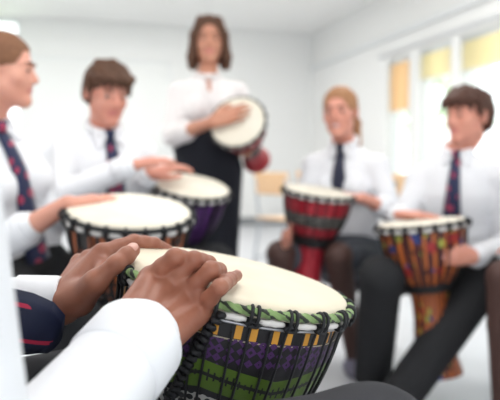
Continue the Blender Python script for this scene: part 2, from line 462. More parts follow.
def stripe_shell(name, H, R, base, stripe, n, extra=None, band=None, stripes_w=0.45, blobs=None):
    m = mat(name, base, 0.45, 0.4); g = NG(m)
    th = g.theta(); t = g.f('DIVIDE', g.f('SUBTRACT', H, g.z), R)
    nz = g.noise(g.comb(g.f('MULTIPLY', th, n*1.5), g.f('MULTIPLY', t, 4.0)), 1.0, 3)
    s = g.f('FRACT', g.f('MULTIPLY', th, n))
    f = g.f('MULTIPLY', g.band(s, 0.5-stripes_w/2, 0.5+stripes_w/2), g.f('GREATER_THAN', nz, 0.40))
    c = g.mix(f, base, stripe)
    if blobs:
        for (bc, sc, off) in blobs:
            d = g.vor(g.comb(g.f('ADD', g.f('MULTIPLY', th, sc*2.2), off), g.f('MULTIPLY', t, sc*0.35)), 1.0)
            c = g.mix(g.f('LESS_THAN', d, 0.27), c, bc)
    if band:
        for lo, hi, bc, pat in band:
            fb = g.band(t, lo, hi)
            if pat:
                q = g.vor(g.comb(g.f('MULTIPLY', th, 60), g.f('MULTIPLY', t, 12)), 1.0, rnd=0.4)
                bc2 = g.mix(g.f('LESS_THAN', q, 0.3), bc, pat)
            else: bc2 = bc
            c = g.mix(fb, c, bc2)
    g.color(c); g.bump(nz, 0.3, 0.003); return m

# ------------------------------------------------------------------ the room (turned 15.4 deg so its right wall recedes as in the photo)
RA = math.radians(15.4); KX, KY = 0.96, 9.3
room = Matrix.Translation((KX, KY, 0)) @ Matrix.Rotation(RA, 4, 'Z')     # local: x to the right, y into depth; right wall x=0, rear wall y=0
def place_room(o): o.matrix_world = room; return o
CEIL = 2.9; XL = -7.2; YF = -12.0
bm = bmesh.new(); add_box(bm, ((XL+0.3)/2, YF/2, -0.05), (0.3-XL+0.6, -YF+0.6, 0.1)); structure(place_room(obj('floor', bm, M['floor'], smooth=False)))
bm = bmesh.new(); add_box(bm, ((XL+0.3)/2, YF/2, CEIL+0.05), (0.3-XL+0.6, -YF+0.6, 0.1)); structure(place_room(obj('ceiling', bm, M['ceiling'], smooth=False)))
# rear wall with a window opening at its left
WB0, WB1 = -5.9, -4.20
bm = bmesh.new()
add_box(bm, ((WB1+0.15)/2, 0.1, CEIL/2), (0.15-WB1, 0.2, CEIL)); add_box(bm, ((XL+WB0)/2, 0.1, CEIL/2), (WB0-XL, 0.2, CEIL))
add_box(bm, ((WB0+WB1)/2, 0.1, 0.45), (WB1-WB0, 0.2, 0.9)); add_box(bm, ((WB0+WB1)/2, 0.1, 2.885), (WB1-WB0, 0.2, 0.03))
structure(place_room(obj('wall_back', bm, M['blocks'], smooth=False)))
bm = bmesh.new(); add_box(bm, (XL-0.1, YF/2, CEIL/2), (0.2, -YF+0.4, CEIL)); structure(place_room(obj('wall_left', bm, M['wall'], smooth=False)))
# right wall: windows measured along the wall from the rear corner
WINS = [(2.37, 2.86), (3.03, 3.62), (3.74, 4.75), (4.95, 5.95), (6.15, 7.15), (7.35, 8.35), (8.55, 9.55)]
WZ0, WZ1 = 0.62, 2.12
bm = bmesh.new()
edges_ = [0.0]+[e for w in WINS for e in w]+[-YF]
for i in range(0, len(edges_), 2):
    a, b = edges_[i], edges_[i+1]; add_box(bm, (0.1, -(a+b)/2, CEIL/2), (0.2, b-a, CEIL))
for a, b in WINS:
    add_box(bm, (0.1, -(a+b)/2, WZ0/2), (0.2, b-a, WZ0)); add_box(bm, (0.1, -(a+b)/2, (WZ1+CEIL)/2), (0.2, b-a, CEIL-WZ1))
structure(place_room(obj('wall_right', bm, M['wall'], smooth=False)))
bm = bmesh.new(); add_box(bm, (-0.03, YF/2, 2.37), (0.06, -YF, 0.05), bevel=0.01); structure(place_room(obj('trim_1', bm, M['frame'], smooth=False)))
bm = bmesh.new(); add_box(bm, (-0.02, -(2.2+9.8)/2, WZ1+0.06), (0.035, 7.6, 0.03)); structure(place_room(obj('trim_2', bm, M['rail'], smooth=False)))
bm = bmesh.new(); add_box(bm, ((XL)/2, -0.015, 0.06), (-XL, 0.03, 0.12)); structure(place_room(obj('baseboard_back', bm, M['skirting'], smooth=False)))
bm = bmesh.new(); add_box(bm, (-0.015, YF/2, 0.06), (0.03, -YF, 0.12)); structure(place_room(obj('baseboard_right', bm, M['skirting'], smooth=False)))
def window(n, a, b, z0, z1, rear=False, split=False):
    bmf = bmesh.new(); w = 0.045
    def bx(m, u0, u1, za, zb, dd, off):
        c = (u0+u1)/2; s = (u1-u0)
        if rear: add_box(m, (c, off, (za+zb)/2), (s, dd, zb-za))
        else: add_box(m, (off, -c, (za+zb)/2), (dd, s, zb-za))
    bx(bmf, a, a+w, z0, z1, 0.07, 0.10); bx(bmf, b-w, b, z0, z1, 0.07, 0.10); bx(bmf, a, b, z0, z0+w, 0.07, 0.10); bx(bmf, a, b, z1-w, z1, 0.07, 0.10)
    if split: bx(bmf, a, b, z0+0.55, z0+0.59, 0.06, 0.10)
    f = structure(place_room(obj('window_%d' % n, bmf, M['frame'], smooth=False)))
    bg_ = bmesh.new(); bx(bg_, a+w, b-w, z0+w, z1-w, 0.008, 0.10)
    g = obj('pane', bg_, M['glass'], f, smooth=False)
    bs_ = bmesh.new(); bx(bs_, a-0.03, b+0.03, z0-0.03, z0, 0.16, 0.02)
    obj('sill', bs_, M['frame'], f, smooth=False)
for i, (a, b) in enumerate(WINS): window(i+1, a, b, WZ0, WZ1)
window(8, WB0, WB1, 0.9, 2.87, rear=True)
# roller blinds, drawn part way down at the first three windows
BL = [(0, 0.55, 'blind_orange', 'orange roller blind drawn well down the narrow window by the corner'),
      (1, 0.27, 'blind_yellow', 'pale yellow roller blind, short, on the middle window'),
      (2, 0.28, 'blind_yellow', 'yellow roller blind on the wide window above the boy on the right')]
for i, drop, mm, lab in BL:
    a, b = WINS[i]
    t = thing('roller_blind', lab, 'blind', room @ Vector((0.03, -(a+b)/2, WZ1-0.04)), 'roller blinds on the right wall', rotz=RA)
    bm = bmesh.new(); L = b-a-0.04
    n = 12; vs_ = []
    for k in range(n+1):
        zz = -drop*k/n; x = 0.004*math.sin(k*0.9)
        vs_.append([(x-0.001, -L/2, zz), (x-0.001, L/2, zz), (x+0.001, L/2, zz), (x+0.001, -L/2, zz)])
    vv = [[bm.verts.new(p) for p in r] for r in vs_]
    for k in range(n):
        for q in range(4): bm.faces.new((vv[k][q], vv[k][(q+1) % 4], vv[k+1][(q+1) % 4], vv[k+1][q]))
    obj('blind_fabric', bm, M[mm], t)
    bm = bmesh.new(); add_tube(bm, [(0, -L/2, 0), (0, L/2, 0)], 0.018, 12); obj('roller', bm, M['frame'], t)
    bm = bmesh.new(); add_box(bm, (0, 0, -drop-0.008), (0.012, L, 0.018)); obj('bottom_bar', bm, M['frame'], t, smooth=False)
# whiteboard on the rear wall
t = thing('whiteboard', 'large wall-mounted whiteboard behind the boy on the left and the teacher', 'whiteboard', room @ Vector((-3.2, -0.02, 1.75)), rotz=RA)
bm = bmesh.new(); add_box(bm, (0, 0, 0), (2.0, 0.02, 1.2)); obj('board_panel', bm, M['board'], t, smooth=False)
bm = bmesh.new()
for s in (-1, 1): add_box(bm, (s*1.01, 0, 0), (0.025, 0.03, 1.25)); add_box(bm, (0, 0, s*0.61), (2.04, 0.03, 0.025))
obj('board_frame', bm, M['frame'], t, smooth=False)
bm = bmesh.new(); add_box(bm, (0, -0.05, -0.63), (1.2, 0.08, 0.015)); obj('pen_tray', bm, M['frame'], t, smooth=False)
# glowing panels that go with the added fill lights
LL = ['above the nearest drum', 'between the boy looking down and the whiteboard', 'above the right-hand pupils', 'in front of the rear wall near the corner', 'in front of the whiteboard', 'above the girl in profile']
for i, (lx, ly, lw) in enumerate(FILL_LAMPS):
    t = thing('fill_light_panel', 'added rectangular fill light panel '+LL[i], 'light', (lx, ly, CEIL), 'added fill lights', rotz=RA)
    bm = bmesh.new()
    for s in (-1, 1): add_box(bm, (s*0.6, 0, -0.02), (0.03, 0.6, 0.04)); add_box(bm, (0, s*0.3, -0.02), (1.23, 0.03, 0.04))
    obj('frame', bm, M['frame'], t, smooth=False)
    bm = bmesh.new(); add_box(bm, (0, 0, -0.015), (1.17, 0.57, 0.01)); obj('glow_panel', bm, M['fill_glow'], t, smooth=False)
# outside ground and trees beyond the windows
bm = bmesh.new(); add_box(bm, (15.3, -6, -0.35), (30, 50, 0.1)); add_box(bm, (-5, 15.4, -0.35), (40, 30, 0.1)); structure(place_room(obj('ground', bm, M['grass'], smooth=False)))
def tree(x, y, h, r, label):
    loc = room @ Vector((x, y, -0.3)); t = thing('tree', label, 'tree', loc, 'trees outside the windows')
    bm = bmesh.new(); add_tube(bm, [(0, 0, 0), (0.05, 0, h*0.35), (0.0, 0.1, h*0.75)], 0.12, 10, radii=[0.16, 0.12, 0.06]); obj('trunk', bm, M['bark'], t)
    bm = bmesh.new(); rnd = random.Random(int(x*31+y*7))
    for k in range(1500):
        a = rnd.uniform(0, 6.283); c = rnd.uniform(-1, 1); q = rnd.uniform(0.35, 1)**0.6*r*(1+0.25*math.sin(3*a+4*c))
        p = Vector((q*math.sqrt(1-c*c)*math.cos(a), q*math.sqrt(1-c*c)*math.sin(a), h*0.68+q*c*0.85))
        R = Quaternion((rnd.gauss(0, 1), rnd.gauss(0, 1), rnd.gauss(0, 1), rnd.gauss(0, 1))).normalized().to_matrix(); s = rnd.uniform(0.06, 0.13)
        bm.faces.new([bm.verts.new(p+R @ Vector(v)) for v in ((-s, 0, 0), (0, -s*0.5, 0), (s, 0, 0.02), (0, s*0.5, 0))])
    obj('crown', bm, M['leaf'], t, smooth=False)
tree(7.0, 2.0, 3.6, 1.5, 'pale green tree outside, seen through the middle window')
tree(6.5, -1.6, 2.9, 1.2, 'low leafy tree outside behind the head of the boy on the right')
tree(5.2, 5.6, 4.4, 1.7, 'taller tree outside, seen through the narrow corner window')

# ------------------------------------------------------------------ djembe builder
def djembe(label, top, axis, R, H, shell_m, hide_m, n=24, spin=0.0, near=False, flap='hide_flap', ring_m=None, ring_dark=True, group='djembe drums in the circle', stem_m=None, flare=0.58):
    top = np.asarray(top, float); ax = nrm(axis); base = top-ax*H
    q = Vector((0, 0, 1)).rotation_difference(Vector(ax)) @ Quaternion((0, 0, 1), spin)
    t = thing('djembe', label, 'drum', base, group, quat=q)
    P = [(0.0, 0.965), (0.15, 0.972), (0.35, 0.965), (0.6, 0.925), (0.85, 0.86), (1.05, 0.785), (1.25, 0.685), (1.42, 0.575), (1.55, 0.49), (1.7, 0.43), (1.9, 0.405), (2.3, 0.405), (2.8, 0.43), (3.3, 0.48)]
    HR = H/R
    P = [p for p in P if p[0] < HR-0.3]+[(HR-0.25, flare*0.9), (HR-0.05, flare), (HR, flare*0.99)]
    def rad(tt):
        for (a, ra), (b, rb) in zip(P, P[1:]):
            if a <= tt <= b: return ra+(rb-ra)*(tt-a)/(b-a)
        return P[-1][1]
    # smooth the profile
    zs = np.linspace(0, HR, 60); rs = np.array([rad(z) for z in zs])
    for _ in range(2): rs[1:-1] = (rs[:-2]+2*rs[1:-1]+rs[2:])/4
    def rr(tt): return float(np.interp(tt, zs, rs))
    prof = [(R*r, H-R*z) for z, r in zip(zs, rs)]
    inner = [(R*max(r-0.09, 0.2), H-R*z) for z, r in zip(zs[::-1], rs[::-1])]
    prof[0] = (prof[0][0], H-0.002); inner[-1] = (inner[-1][0], H-0.002)
    bm = bmesh.new(); add_lathe(bm, prof+inner, 96 if near else 56)
    bmesh.ops.recalc_face_normals(bm, faces=bm.faces)
    obj('shell', bm, shell_m, t)
    # hide: slightly raised playing face that turns down over the edge, as a thin closed shell
    e = R*0.985
    dp = [(0.0005, H+0.0022), (R*0.5, H+0.0018), (R*0.9, H+0.001), (R*0.955, H-0.0005), (R*0.985, H-0.004), (R*1.0, H-0.010), (R*1.005, H-0.018),
          (R*0.985, H-0.018), (R*0.97, H-0.010), (R*0.95, H-0.004), (R*0.5, H-0.001), (0.0005, H-0.0006)]
    bm = bmesh.new(); add_lathe(bm, dp, 96 if near else 56); bmesh.ops.remove_doubles(bm, verts=bm.verts, dist=0.0008)
    bmesh.ops.recalc_face_normals(bm, faces=bm.faces); obj('drumhead', bm, hide_m, t)
    k = R/0.16
    if near: k *= 0.88
    # crown ring under loops
    z1 = H-0.0125*k; rw = 0.0062*k
    bm = bmesh.new(); N = 240 if near else 64
    pts = circle(R*1.012+rw*0.5, z1, N)
    add_tube(bm, pts, rw, 10, closed=True, radii=[rw*(1+(0.16*math.sin(i*2.2)+0.08*math.sin(i*5.1) if near else 0)) for i in range(N)])
    obj('crown_ring', bm, ring_m or M['rope'], t)
    # folded hide below the ring: one flap between each pair of loops
    zf = H-0.0245*k; Rf = R*1.012
    flapm = M[flap]
    for i in range(n):
        a0 = 2*math.pi*(i+0.17)/n; a1 = 2*math.pi*(i+0.83)/n; bm = bmesh.new(); m_ = 8
        pts = [((Rf+rw*0.4)*math.cos(a0+(a1-a0)*j/m_), (Rf+rw*0.4)*math.sin(a0+(a1-a0)*j/m_), zf+0.0005*k*math.sin(j*2.0+i)) for j in range(m_+1)]
        add_tube(bm, pts, 0.0045*k, 8, radii=[(0.0052 if near else 0.0078)*k*(0.55+0.45*math.sin(math.pi*(j+0.6)/(m_+1.2))) for j in range(m_+1)])
        obj('hide_flap', bm, flapm, t)
    bm = bmesh.new(); add_tube(bm, circle(R*1.0, H-0.033*k, 96), 0.0022*k, 6, closed=True); obj('lower_ring', bm, M['ring_metal'] if near else M['rope'], t)
    # rope loops over the crown ring
    rt = 0.0024*k if near else 0.0040*k
    for i in range(n):
        a = 2*math.pi*i/n; bm = bmesh.new(); Rc = R*1.012+rw*0.5
        for off in ((-0.0042, 0.0042) if near else (0.0,)):
            aa = a+off/R*k; ca, sa = math.cos(aa), math.sin(aa); pts = []
            for j in range(14):
                ph = 2*math.pi*j/14; rho = Rc+(rw+rt*0.8)*math.cos(ph)*1.1; zz = z1-0.006*k+(rw+0.0075*k)*math.sin(ph)
                pts.append((rho*ca, rho*sa, zz))
            add_tube(bm, pts, rt, 8 if near else 6, closed=True)
        if near:   # knot below the loop
            ca, sa = math.cos(a), math.sin(a)
            pts = [((Rc+rw*0.8)*math.cos(a+x*0.055), (Rc+rw*0.8)*math.sin(a+x*0.055), H-0.024+y*0.003) for x, y in ((-1, 0), (-.5, .8), (.5, .8), (1, 0), (.5, -.8), (-.5, -.8))]
            add_tube(bm, pts, 0.0021, 8, closed=True)
        obj('rope_loop', bm, M['rope'], t)
    # vertical lacing
    bm = bmesh.new()
    for i in range(n*2 if near else n):
        a = 2*math.pi*(i/2 if near else i)/n + (0.02 if i % 2 else -0.0)
        pts = []
        for j in range(13):
            tt = 0.2+(1.50-0.2)*j/12; ri = R*rr(tt)+(0.0065 if j == 0 else 0.0042)*k + (R*1.0-R*rr(tt))*0.0
            aj = a+(0.05*(j/12) if i % 2 else 0.0)
            pts.append((ri*math.cos(aj), ri*math.sin(aj), H-R*tt))
        add_tube(bm, pts, 0.0019*k if near else 0.0030*k, 6)
    obj('rope_lacing', bm, M['rope'], t)
    bm = bmesh.new()
    for tt in (1.47, 1.53, 1.59): add_tube(bm, circle(R*rr(tt)+0.004*k, H-R*tt, 48), 0.0065*k, 8, closed=True)
    obj('lower_rope_ring', bm, M['rope'], t)
    return t

# ------------------------------------------------------------------ people
def frame_from(fwd, up):
    f = nrm(fwd); u = np.asarray(up, float); u = nrm(u-f*(u@f)); r = np.cross(f, u); return np.stack([r, f, u], axis=1)   # columns: right, forward, up
def head_prims(c, Rm, s=1.0):
    T = lambda x, y, z: c+Rm@(V(x, y, z)*s)
    E = lambda p, r, k=0.012, sub=False: Ell(T(*p), V(*r)*s, Rm, k, sub)
    C = lambda a, b, ra, rb, k=0.01, sub=False: Cone(T(*a), T(*b), ra*s, rb*s, k, sub=sub)
    L = [E((0, -.012, .035), (.074, .094, .082)), E((0, .024, -.03), (.058, .066, .085), .02)]
    for x in (-1, 1):
        L += [C((x*.043, .005, -.055), (x*.010, .064, -.094), .020, .016, .02), E((x*.036, .054, -.026), (.023, .020, .023), .015)]
        L += [C((x*.012, .086, .021), (x*.042, .068, .019), .009, .007, .012)]
        L += [E((x*.031, .100, .002), (.016, .0125, .011), .010, True)]
        L += [E((x*.031, .0735, .0), (.0145, .0145, .0115), .004)]
        L += [Grp([E((x*.077, -.008, -.008), (.007, .017, .030), .004), E((x*.083, -.002, -.008), (.006, .010, .018), .004, True)], .006)]
    L += [E((0, .070, -.096), (.019, .018, .017), .015), C((0, .084, .010), (0, .103, -.028), .0065, .0095, .010), E((-.009, .094, -.034), (.007, .008, .006), .006), E((.009, .094, -.034), (.007, .008, .006), .006)]
    L += [C((-.020, .077, -.060), (-.004, .0875, -.0565), .0035, .0048, .005), C((.020, .077, -.060), (.004, .0875, -.0565), .0035, .0048, .005), C((-.012, .082, -.067), (.012, .082, -.067), .0055, .0055, .006)]
    return L, T
def hair_prims(style, c, Rm, s=1.0):
    T = lambda x, y, z: c+Rm@(V(x, y, z)*s)
    E = lambda p, r, k=0.012, sub=False: Ell(T(*p), V(*r)*s, Rm, k, sub)
    C = lambda a, b, ra, rb, k=0.01, sub=False: Cone(T(*a), T(*b), ra*s, rb*s, k, sub=sub)
    L = []
    if style == 'boy':
        L = [E((0, -.020, .040), (.081, .102, .081)), E((0, -.05, -.01), (.076, .066, .075), .03)]
        L += [Box(T(0, .05, -.09), V(.12, .10, .075)*s, Rm, .01, .02, True), E((0, .115, -.02), (.066, .075, .075), .01, True)]
        for x, y in ((-.06, .066), (-.035, .085), (-.01, .095), (.015, .096), (.04, .086), (.062, .066)):
            L += [C((x*.6+.01, .02, .098), (x, y-.006, .064), .026, .017, .015), C((x, y-.006, .064), (x*1.08+.006, y+.002, .036), .015, .006, .008)]
        for x in (-1, 1): L += [C((x*.078, .02, .05), (x*.080, .018, .0), .014, .008, .01)]
    elif style == 'ponytail':
        L = [E((0, -.015, .038), (.080, .100, .087)), E((0, -.05, -.005), (.07, .06, .06), .02)]
        L += [Box(T(0, .05, -.10), V(.12, .085, .085)*s, Rm, .01, .02, True), E((0, .110, -.015), (.066, .068, .085), .015, True)]
        L += [E((0, -.115, .035), (.022, .022, .022), .01), C((0, -.125, .03), (-.035, -.145, -.04), .024, .028, .01), C((-.035, -.145, -.04), (-.06, -.115, -.14), .028, .012, .01)]
    elif style == 'bun':
        L = [E((0, -.015, .038), (.079, .100, .086)), E((0, -.05, -.005), (.07, .06, .06), .02)]
        L += [Box(T(0, .05, -.10), V(.12, .085, .085)*s, Rm, .01, .02, True), E((0, .110, -.015), (.066, .068, .085), .015, True)]
        L += [E((0, -.125, .045), (.038, .034, .038), .01)]
    elif style == 'bob':
        L = [E((0, -.015, .040), (.084, .102, .088)), E((0, -.055, -.04), (.082, .058, .10), .03)]
        L += [E((0, .112, -.02), (.060, .085, .10), .012, True), Box(T(0, .08, -.11), V(.055, .08, .09)*s, Rm, .01, .02, True)]
        for x in (-1, 1):
            L += [C((x*.045, .055, .092), (x*.078, .035, .02), .022, .020, .012), C((x*.078, .035, .02), (x*.088, .02, -.085), .020, .026, .012), C((x*.088, .02, -.085), (x*.095, .015, -.135), .026, .014, .012)]
            L += [C((x*.07, -.03, -.05), (x*.08, -.02, -.13), .035, .022, .02)]
    elif style == 'short':
        L = [E((0, -.018, .040), (.080, .100, .085)), E((0, -.05, -.01), (.072, .06, .065), .03)]
        L += [Box(T(0, .05, -.09), V(.12, .10, .075)*s, Rm, .01, .02, True), E((0, .112, -.015), (.066, .068, .085), .01, True)]
    return L
FING = dict(index=((.027, .086, .0), (.043, .025, .021), .0092), middle=((.009, .090, .002), (.047, .029, .022), .0094),
            ring=((-.009, .086, .0), (.043, .027, .021), .0088), little=((-.026, .077, -.003), (.034, .020, .018), .0078))
def hand_prims(w, d, n, right, curl=0.35, spread=0.06, s=1.0, elbow=None):
    """w wrist, d towards the fingers, n out of the back of the hand"""
    f = nrm(d); u = np.asarray(n, float); u = nrm(u-f*(u@f)); r = np.cross(f, u); sx = -1 if right else 1   # thumb on the left of a right hand seen from its back
    T = lambda x, y, z: w+(r*(x*sx)+f*y+u*z)*s
    palm = []
    for nm, (m, _, rad) in FING.items():
        palm.append(Cone(T(m[0]*.55, .004, -.002), T(*m), .015*s, (rad+.0035)*s, .012))
    palm.append(Cone(T(.016, .012, -.010), T(.036, .045, -.014), .017*s, .013*s, .012))
    out = [Grp(palm, .012)]
    for j, (nm, (m, ls, rad)) in enumerate(FING.items()):
        p = V(*m); a = 0.0; sp = {'index': 1, 'middle': .3, 'ring': -.5, 'little': -1.3}[nm]*spread
        ch = []; r0 = rad
        for q, l in enumerate(ls):
            a += curl*(0.5 if q == 0 else (1.1 if q == 1 else .6))
            p2 = p+V(math.sin(sp)*math.cos(a), math.cos(sp)*math.cos(a), -math.sin(a))*l
            ch.append(Cone(T(*p), T(*p2), r0*s, r0*.9*s, .003)); p = p2; r0 *= .9
        out.append(Grp(ch, .004))
    th = [(.030, .028, -.014), (.052, .055, -.018), (.058, .082, -.020), (.058, .104, -.022)]
    out.append(Grp([Cone(T(*th[0]), T(*th[1]), .014*s, .011*s, .004), Cone(T(*th[1]), T(*th[2]), .011*s, .0098*s, .004), Cone(T(*th[2]), T(*th[3]), .0098*s, .0078*s, .004)], .008))
    return out
def ribbon_tie(name, pts, front, side, w0=0.018, w1=0.042, thick=0.006, m=None, parent=None, knot=True, point=True, widths=None):
    bm = bmesh.new(); n = len(pts); rings = []
    for i, p in enumerate(pts):
        f = front[i] if isinstance(front, list) else front
        t = pts[min(i+1, n-1)]-pts[max(i-1, 0)]; t = nrm(t); sd = nrm(side-t*(side@t)); ff = nrm(np.cross(t, sd)); ff = ff if ff@f > 0 else -ff
        w = widths[i] if widths else w0+(w1-w0)*i/(n-1)
        rings.append([bm.verts.new(tuple(p+sd*x*w+ff*y*thick)) for x, y in ((-1, 0), (-.5, .45), (0, .6), (.5, .45), (1, 0), (.5, -.4), (-.5, -.4))])
    for a, b in zip(rings, rings[1:]):
        for k in range(7): bm.faces.new((a[k], a[(k+1) % 7], b[(k+1) % 7], b[k]))
    bm.faces.new(rings[0]); 
    if point:
        t = nrm(pts[-1]-pts[-2]); tip = bm.verts.new(tuple(pts[-1]+t*(widths[-1] if widths else w1)*0.9))
        for k in range(7): bm.faces.new((rings[-1][k], rings[-1][(k+1) % 7], tip))
    else: bm.faces.new(rings[-1])
    if knot:
        p = pts[0]; f0 = front[0] if isinstance(front, list) else front
        R3 = Matrix((tuple(side), tuple(f0), tuple(np.cross(side, f0)))).transposed()
        r = bmesh.ops.create_cone(bm, cap_ends=True, segments=10, radius1=0.014, radius2=0.021, depth=0.034, matrix=Matrix.Translation(tuple(p+f0*0.006+V(0, 0, .006))) @ Matrix.Diagonal((1, 1, 1, 1)))
    bmesh.ops.recalc_face_normals(bm, faces=bm.faces)
    o = obj(name, bm, m, None)
    return child_world(o, parent) if parent is not None else o

def person(label, J, head, skin, hair, shirt='shirt', tie='tie', bottom='trousers', h=0.0055, girl=False, bottom_m=None, hs=1.0, tie_len=0.30, shoe='shoe', fine=((), (), ()), waist=.06, vneck=False, trr=(.088, .066, .055)):
    pel, neck = J['pelvis'], J['neck']; shR, shL = J['shR'], J['shL']
    side = nrm(shR-shL); up = nrm(neck-pel); front = nrm(np.cross(up, side)); side = np.cross(front, up)
    hp = nrm(J['hipdir']) if 'hipdir' in J else side
    hipR, hipL = pel+hp*.085, pel-hp*.085
    root = None
    Rm = frame_from(head['face'], head.get('up', V(0, 0, 1))); hc = head['c']
    HP, T = head_prims(hc, Rm, hs)
    B = list(HP)
    chest = pel+(neck-pel)*.68+front*.01; mid = pel+(neck-pel)*.33
    B += [Cone(T(0, -.022, -.075), neck+front*.0, .049*hs, .052*hs, .02), Cone(neck-up*.055+side*.02, shR-up*.012, .032, .030, .02), Cone(neck-up*.055-side*.02, shL-up*.012, .032, .030, .02)]
    B += [Cone(pel, mid, .125, .115, .03, side=side, flat=.68), Cone(mid, chest, .115, .135, .03, side=side, flat=.65)]
    for sN in 'RL':
        sh, el, wr = J['sh'+sN], J['el'+sN], J['wr'+sN]
        fa = J.get('fa'+sN, 1.0); B += [Cone(sh, el, .036*fa, .031*fa, .02), Cone(el, el+(wr-el)*.35, .032*fa, .034*fa, .01), Cone(el+(wr-el)*.35, wr, .034*fa, .022*fa, .01)]
        if 'hand'+sN in J: B += J['hand'+sN]
        else: B += hand_prims(wr, J['hd'+sN][0], J['hd'+sN][1], sN == 'R', J['hd'+sN][2], s=.95 if girl else 1.0)
        hip = hipR if sN == 'R' else hipL
        kn, an = J['kn'+sN], J['an'+sN]; ft = nrm(J.get('ft'+sN, front*V(1, 1, 0)))
        B += [Cone(hip, kn, .070, .048, .03), Cone(kn, kn+(an-kn)*.35, .047, .046, .01), Cone(kn+(an-kn)*.35, an, .046, .030, .01), Cone(an-V(0, 0, .04), an-V(0, 0, .06)+ft*.10, .026, .018, .01)]
    lipc = T(0, .086, -.061)
    def fm(c):
        q = (c-lipc)@Rm
        return ((np.abs(q[:, 0]) < .021*hs) & (np.abs(q[:, 2]) < .0085*hs) & (q[:, 1] > -.008)).astype(int)
    body = sdf_obj('person', B, h, [M[skin], M['lips']], None, fine=fine, facemat=fm, smooth_it=1)
    tag(body, label, 'person', None)
    # face details
    for x in (-1, 1):
        bm = bmesh.new(); p = T(x*.031, .0745, 0)
        bmesh.ops.create_uvsphere(bm, u_segments=16, v_segments=10, radius=.0118*hs, matrix=Matrix.Translation(tuple(p)))
        e = obj('eye', bm, M['eye'], body)
        bm = bmesh.new(); bmesh.ops.create_uvsphere(bm, u_segments=14, v_segments=8, radius=.0078*hs, matrix=Matrix.Translation(tuple(p+Rm@V(0, .0062*hs, 0)))); obj('iris', bm, M['iris'], e)
        bm = bmesh.new(); add_tube(bm, [T(x*.014, .0945, .020), T(x*.028, .092, .0245), T(x*.044, .081, .020)], .003, 6, radii=[.0034*hs, .0042*hs, .0022*hs]); obj('eyebrow', bm, M['brow'], body)
    amp = .0045 if head['style'] == 'boy' else .0022
    def tousle(v):
        q = (v-hc)@Rm; a = np.sin(q[:, 0]*95+q[:, 2]*38)*np.cos(q[:, 1]*70+1.3)+.5*np.sin(q[:, 0]*210+q[:, 1]*160)
        d = q/np.linalg.norm(q, axis=1)[:, None]
        return v+(d*(a*amp)[:, None])@Rm.T
    sdf_obj('hair', hair_prims(head['style'], hc, Rm, hs), .004, M[hair], body, smooth_it=1, post=tousle)
    if head.get('smile'): sdf_obj('teeth', [Ell(T(0, .089, -.062), V(.016, .006, .0045)*hs, Rm, .001)], .002, M['hide_flap'], body)
    # shirt
    S = [Cone(pel+up*(waist-.06), mid, .150, .142, .03, side=side, flat=.72), Cone(mid, chest, .142, .158 if not girl else .148, .03, side=side, flat=.68),
         Cone(chest, neck-up*.055, .14 if not girl else .125, .075, .04, side=side, flat=.66),
         Cone(neck-up*.050+side*.02, shR-up*.006, .048, .047, .03), Cone(neck-up*.050-side*.02, shL-up*.006, .048, .047, .03)]
    if girl:
        for x in (-1, 1): S.append(Ell(chest+side*x*.065+front*.075-up*.01, (.055, .05, .055), None, .03))
    ends = {}
    for sN in 'RL':
        sh, el, wr = J['sh'+sN], J['el'+sN], J['wr'+sN]
        S += [Cone(sh-up*.006, el, J.get('slv'+sN, .050), J.get('slv'+sN, .050)*.95, .03)]
        fr = J.get('cuff'+sN, .93)
        end = el+(wr-el)*fr; cr = J.get('cr'+sN, .040+.012*(1-fr))
        S += [Cone(el, end, J.get('slv'+sN, .050)*.96, cr-.002, .02)]
        ends[sN] = (end, nrm(wr-el), cr)
    if vneck: S.append(Cone(neck+front*.075+up*.02, neck+front*.105-up*.085, .040, .010, .008, sub=True))
    S.append(Cone(neck+up*.035, neck+up*.2, .050, .060, .008, sub=True))
    sh_o = sdf_obj('shirt', S, h, M[shirt], body, smooth_it=1)
    for sN in 'RL':
        e, dd, rc = ends[sN]; bm = bmesh.new()
        a = nrm(np.cross(dd, V(.3, .2, .9))); b = np.cross(dd, a); prof = [(-.05, rc-.001), (-.047, rc+.0018), (0.0, rc+.0022), (.004, rc+.001), (.004, rc-.003), (-.05, rc-.004)]
        rings = [[bm.verts.new(tuple(e+dd*t_+(a*math.cos(2*math.pi*k/40)+b*math.sin(2*math.pi*k/40))*r_)) for k in range(40)] for t_, r_ in prof]
        for i in range(len(rings)):
            A, Bq = rings[i], rings[(i+1) % len(rings)]
            for k in range(40): bm.faces.new((A[k], A[(k+1) % 40], Bq[(k+1) % 40], Bq[k]))
        bmesh.ops.recalc_face_normals(bm, faces=bm.faces)
        c = obj('cuff', bm, M[shirt], sh_o)
    # collar: a stand plus two points
    cb = []
    for i in range(13):
        a = math.pi*(0.62+1.76*i/12); p = neck+up*.018+(side*math.cos(a-math.pi/2)*.058 - front*math.sin(a-math.pi/2)*-.052)*1.0
        cb.append(p)
    CP = []
    nring = 16
    for i in range(nring):
        a0 = 2*math.pi*i/nring; a1 = 2*math.pi*(i+1)/nring
        p0 = neck+up*(.022-.018*math.cos(a0))+side*math.sin(a0)*.060+front*math.cos(a0)*.056
        p1 = neck+up*(.022-.018*math.cos(a1))+side*math.sin(a1)*.060+front*math.cos(a1)*.056
        CP.append(Cone(p0, p1, .0125, .0125, .004))
    for x in ((-1, 1) if not vneck else ()):
        CP.append(Cone(neck+front*.063+side*x*.012, neck+front*.080+side*x*.045-up*.042, .011, .006, .006))
        CP.append(Cone(neck+front*.045+side*x*.045+up*.01, neck+front*.078+side*x*.045-up*.040, .013, .006, .006))
    sdf_obj('collar', CP, .004, M[shirt], sh_o)
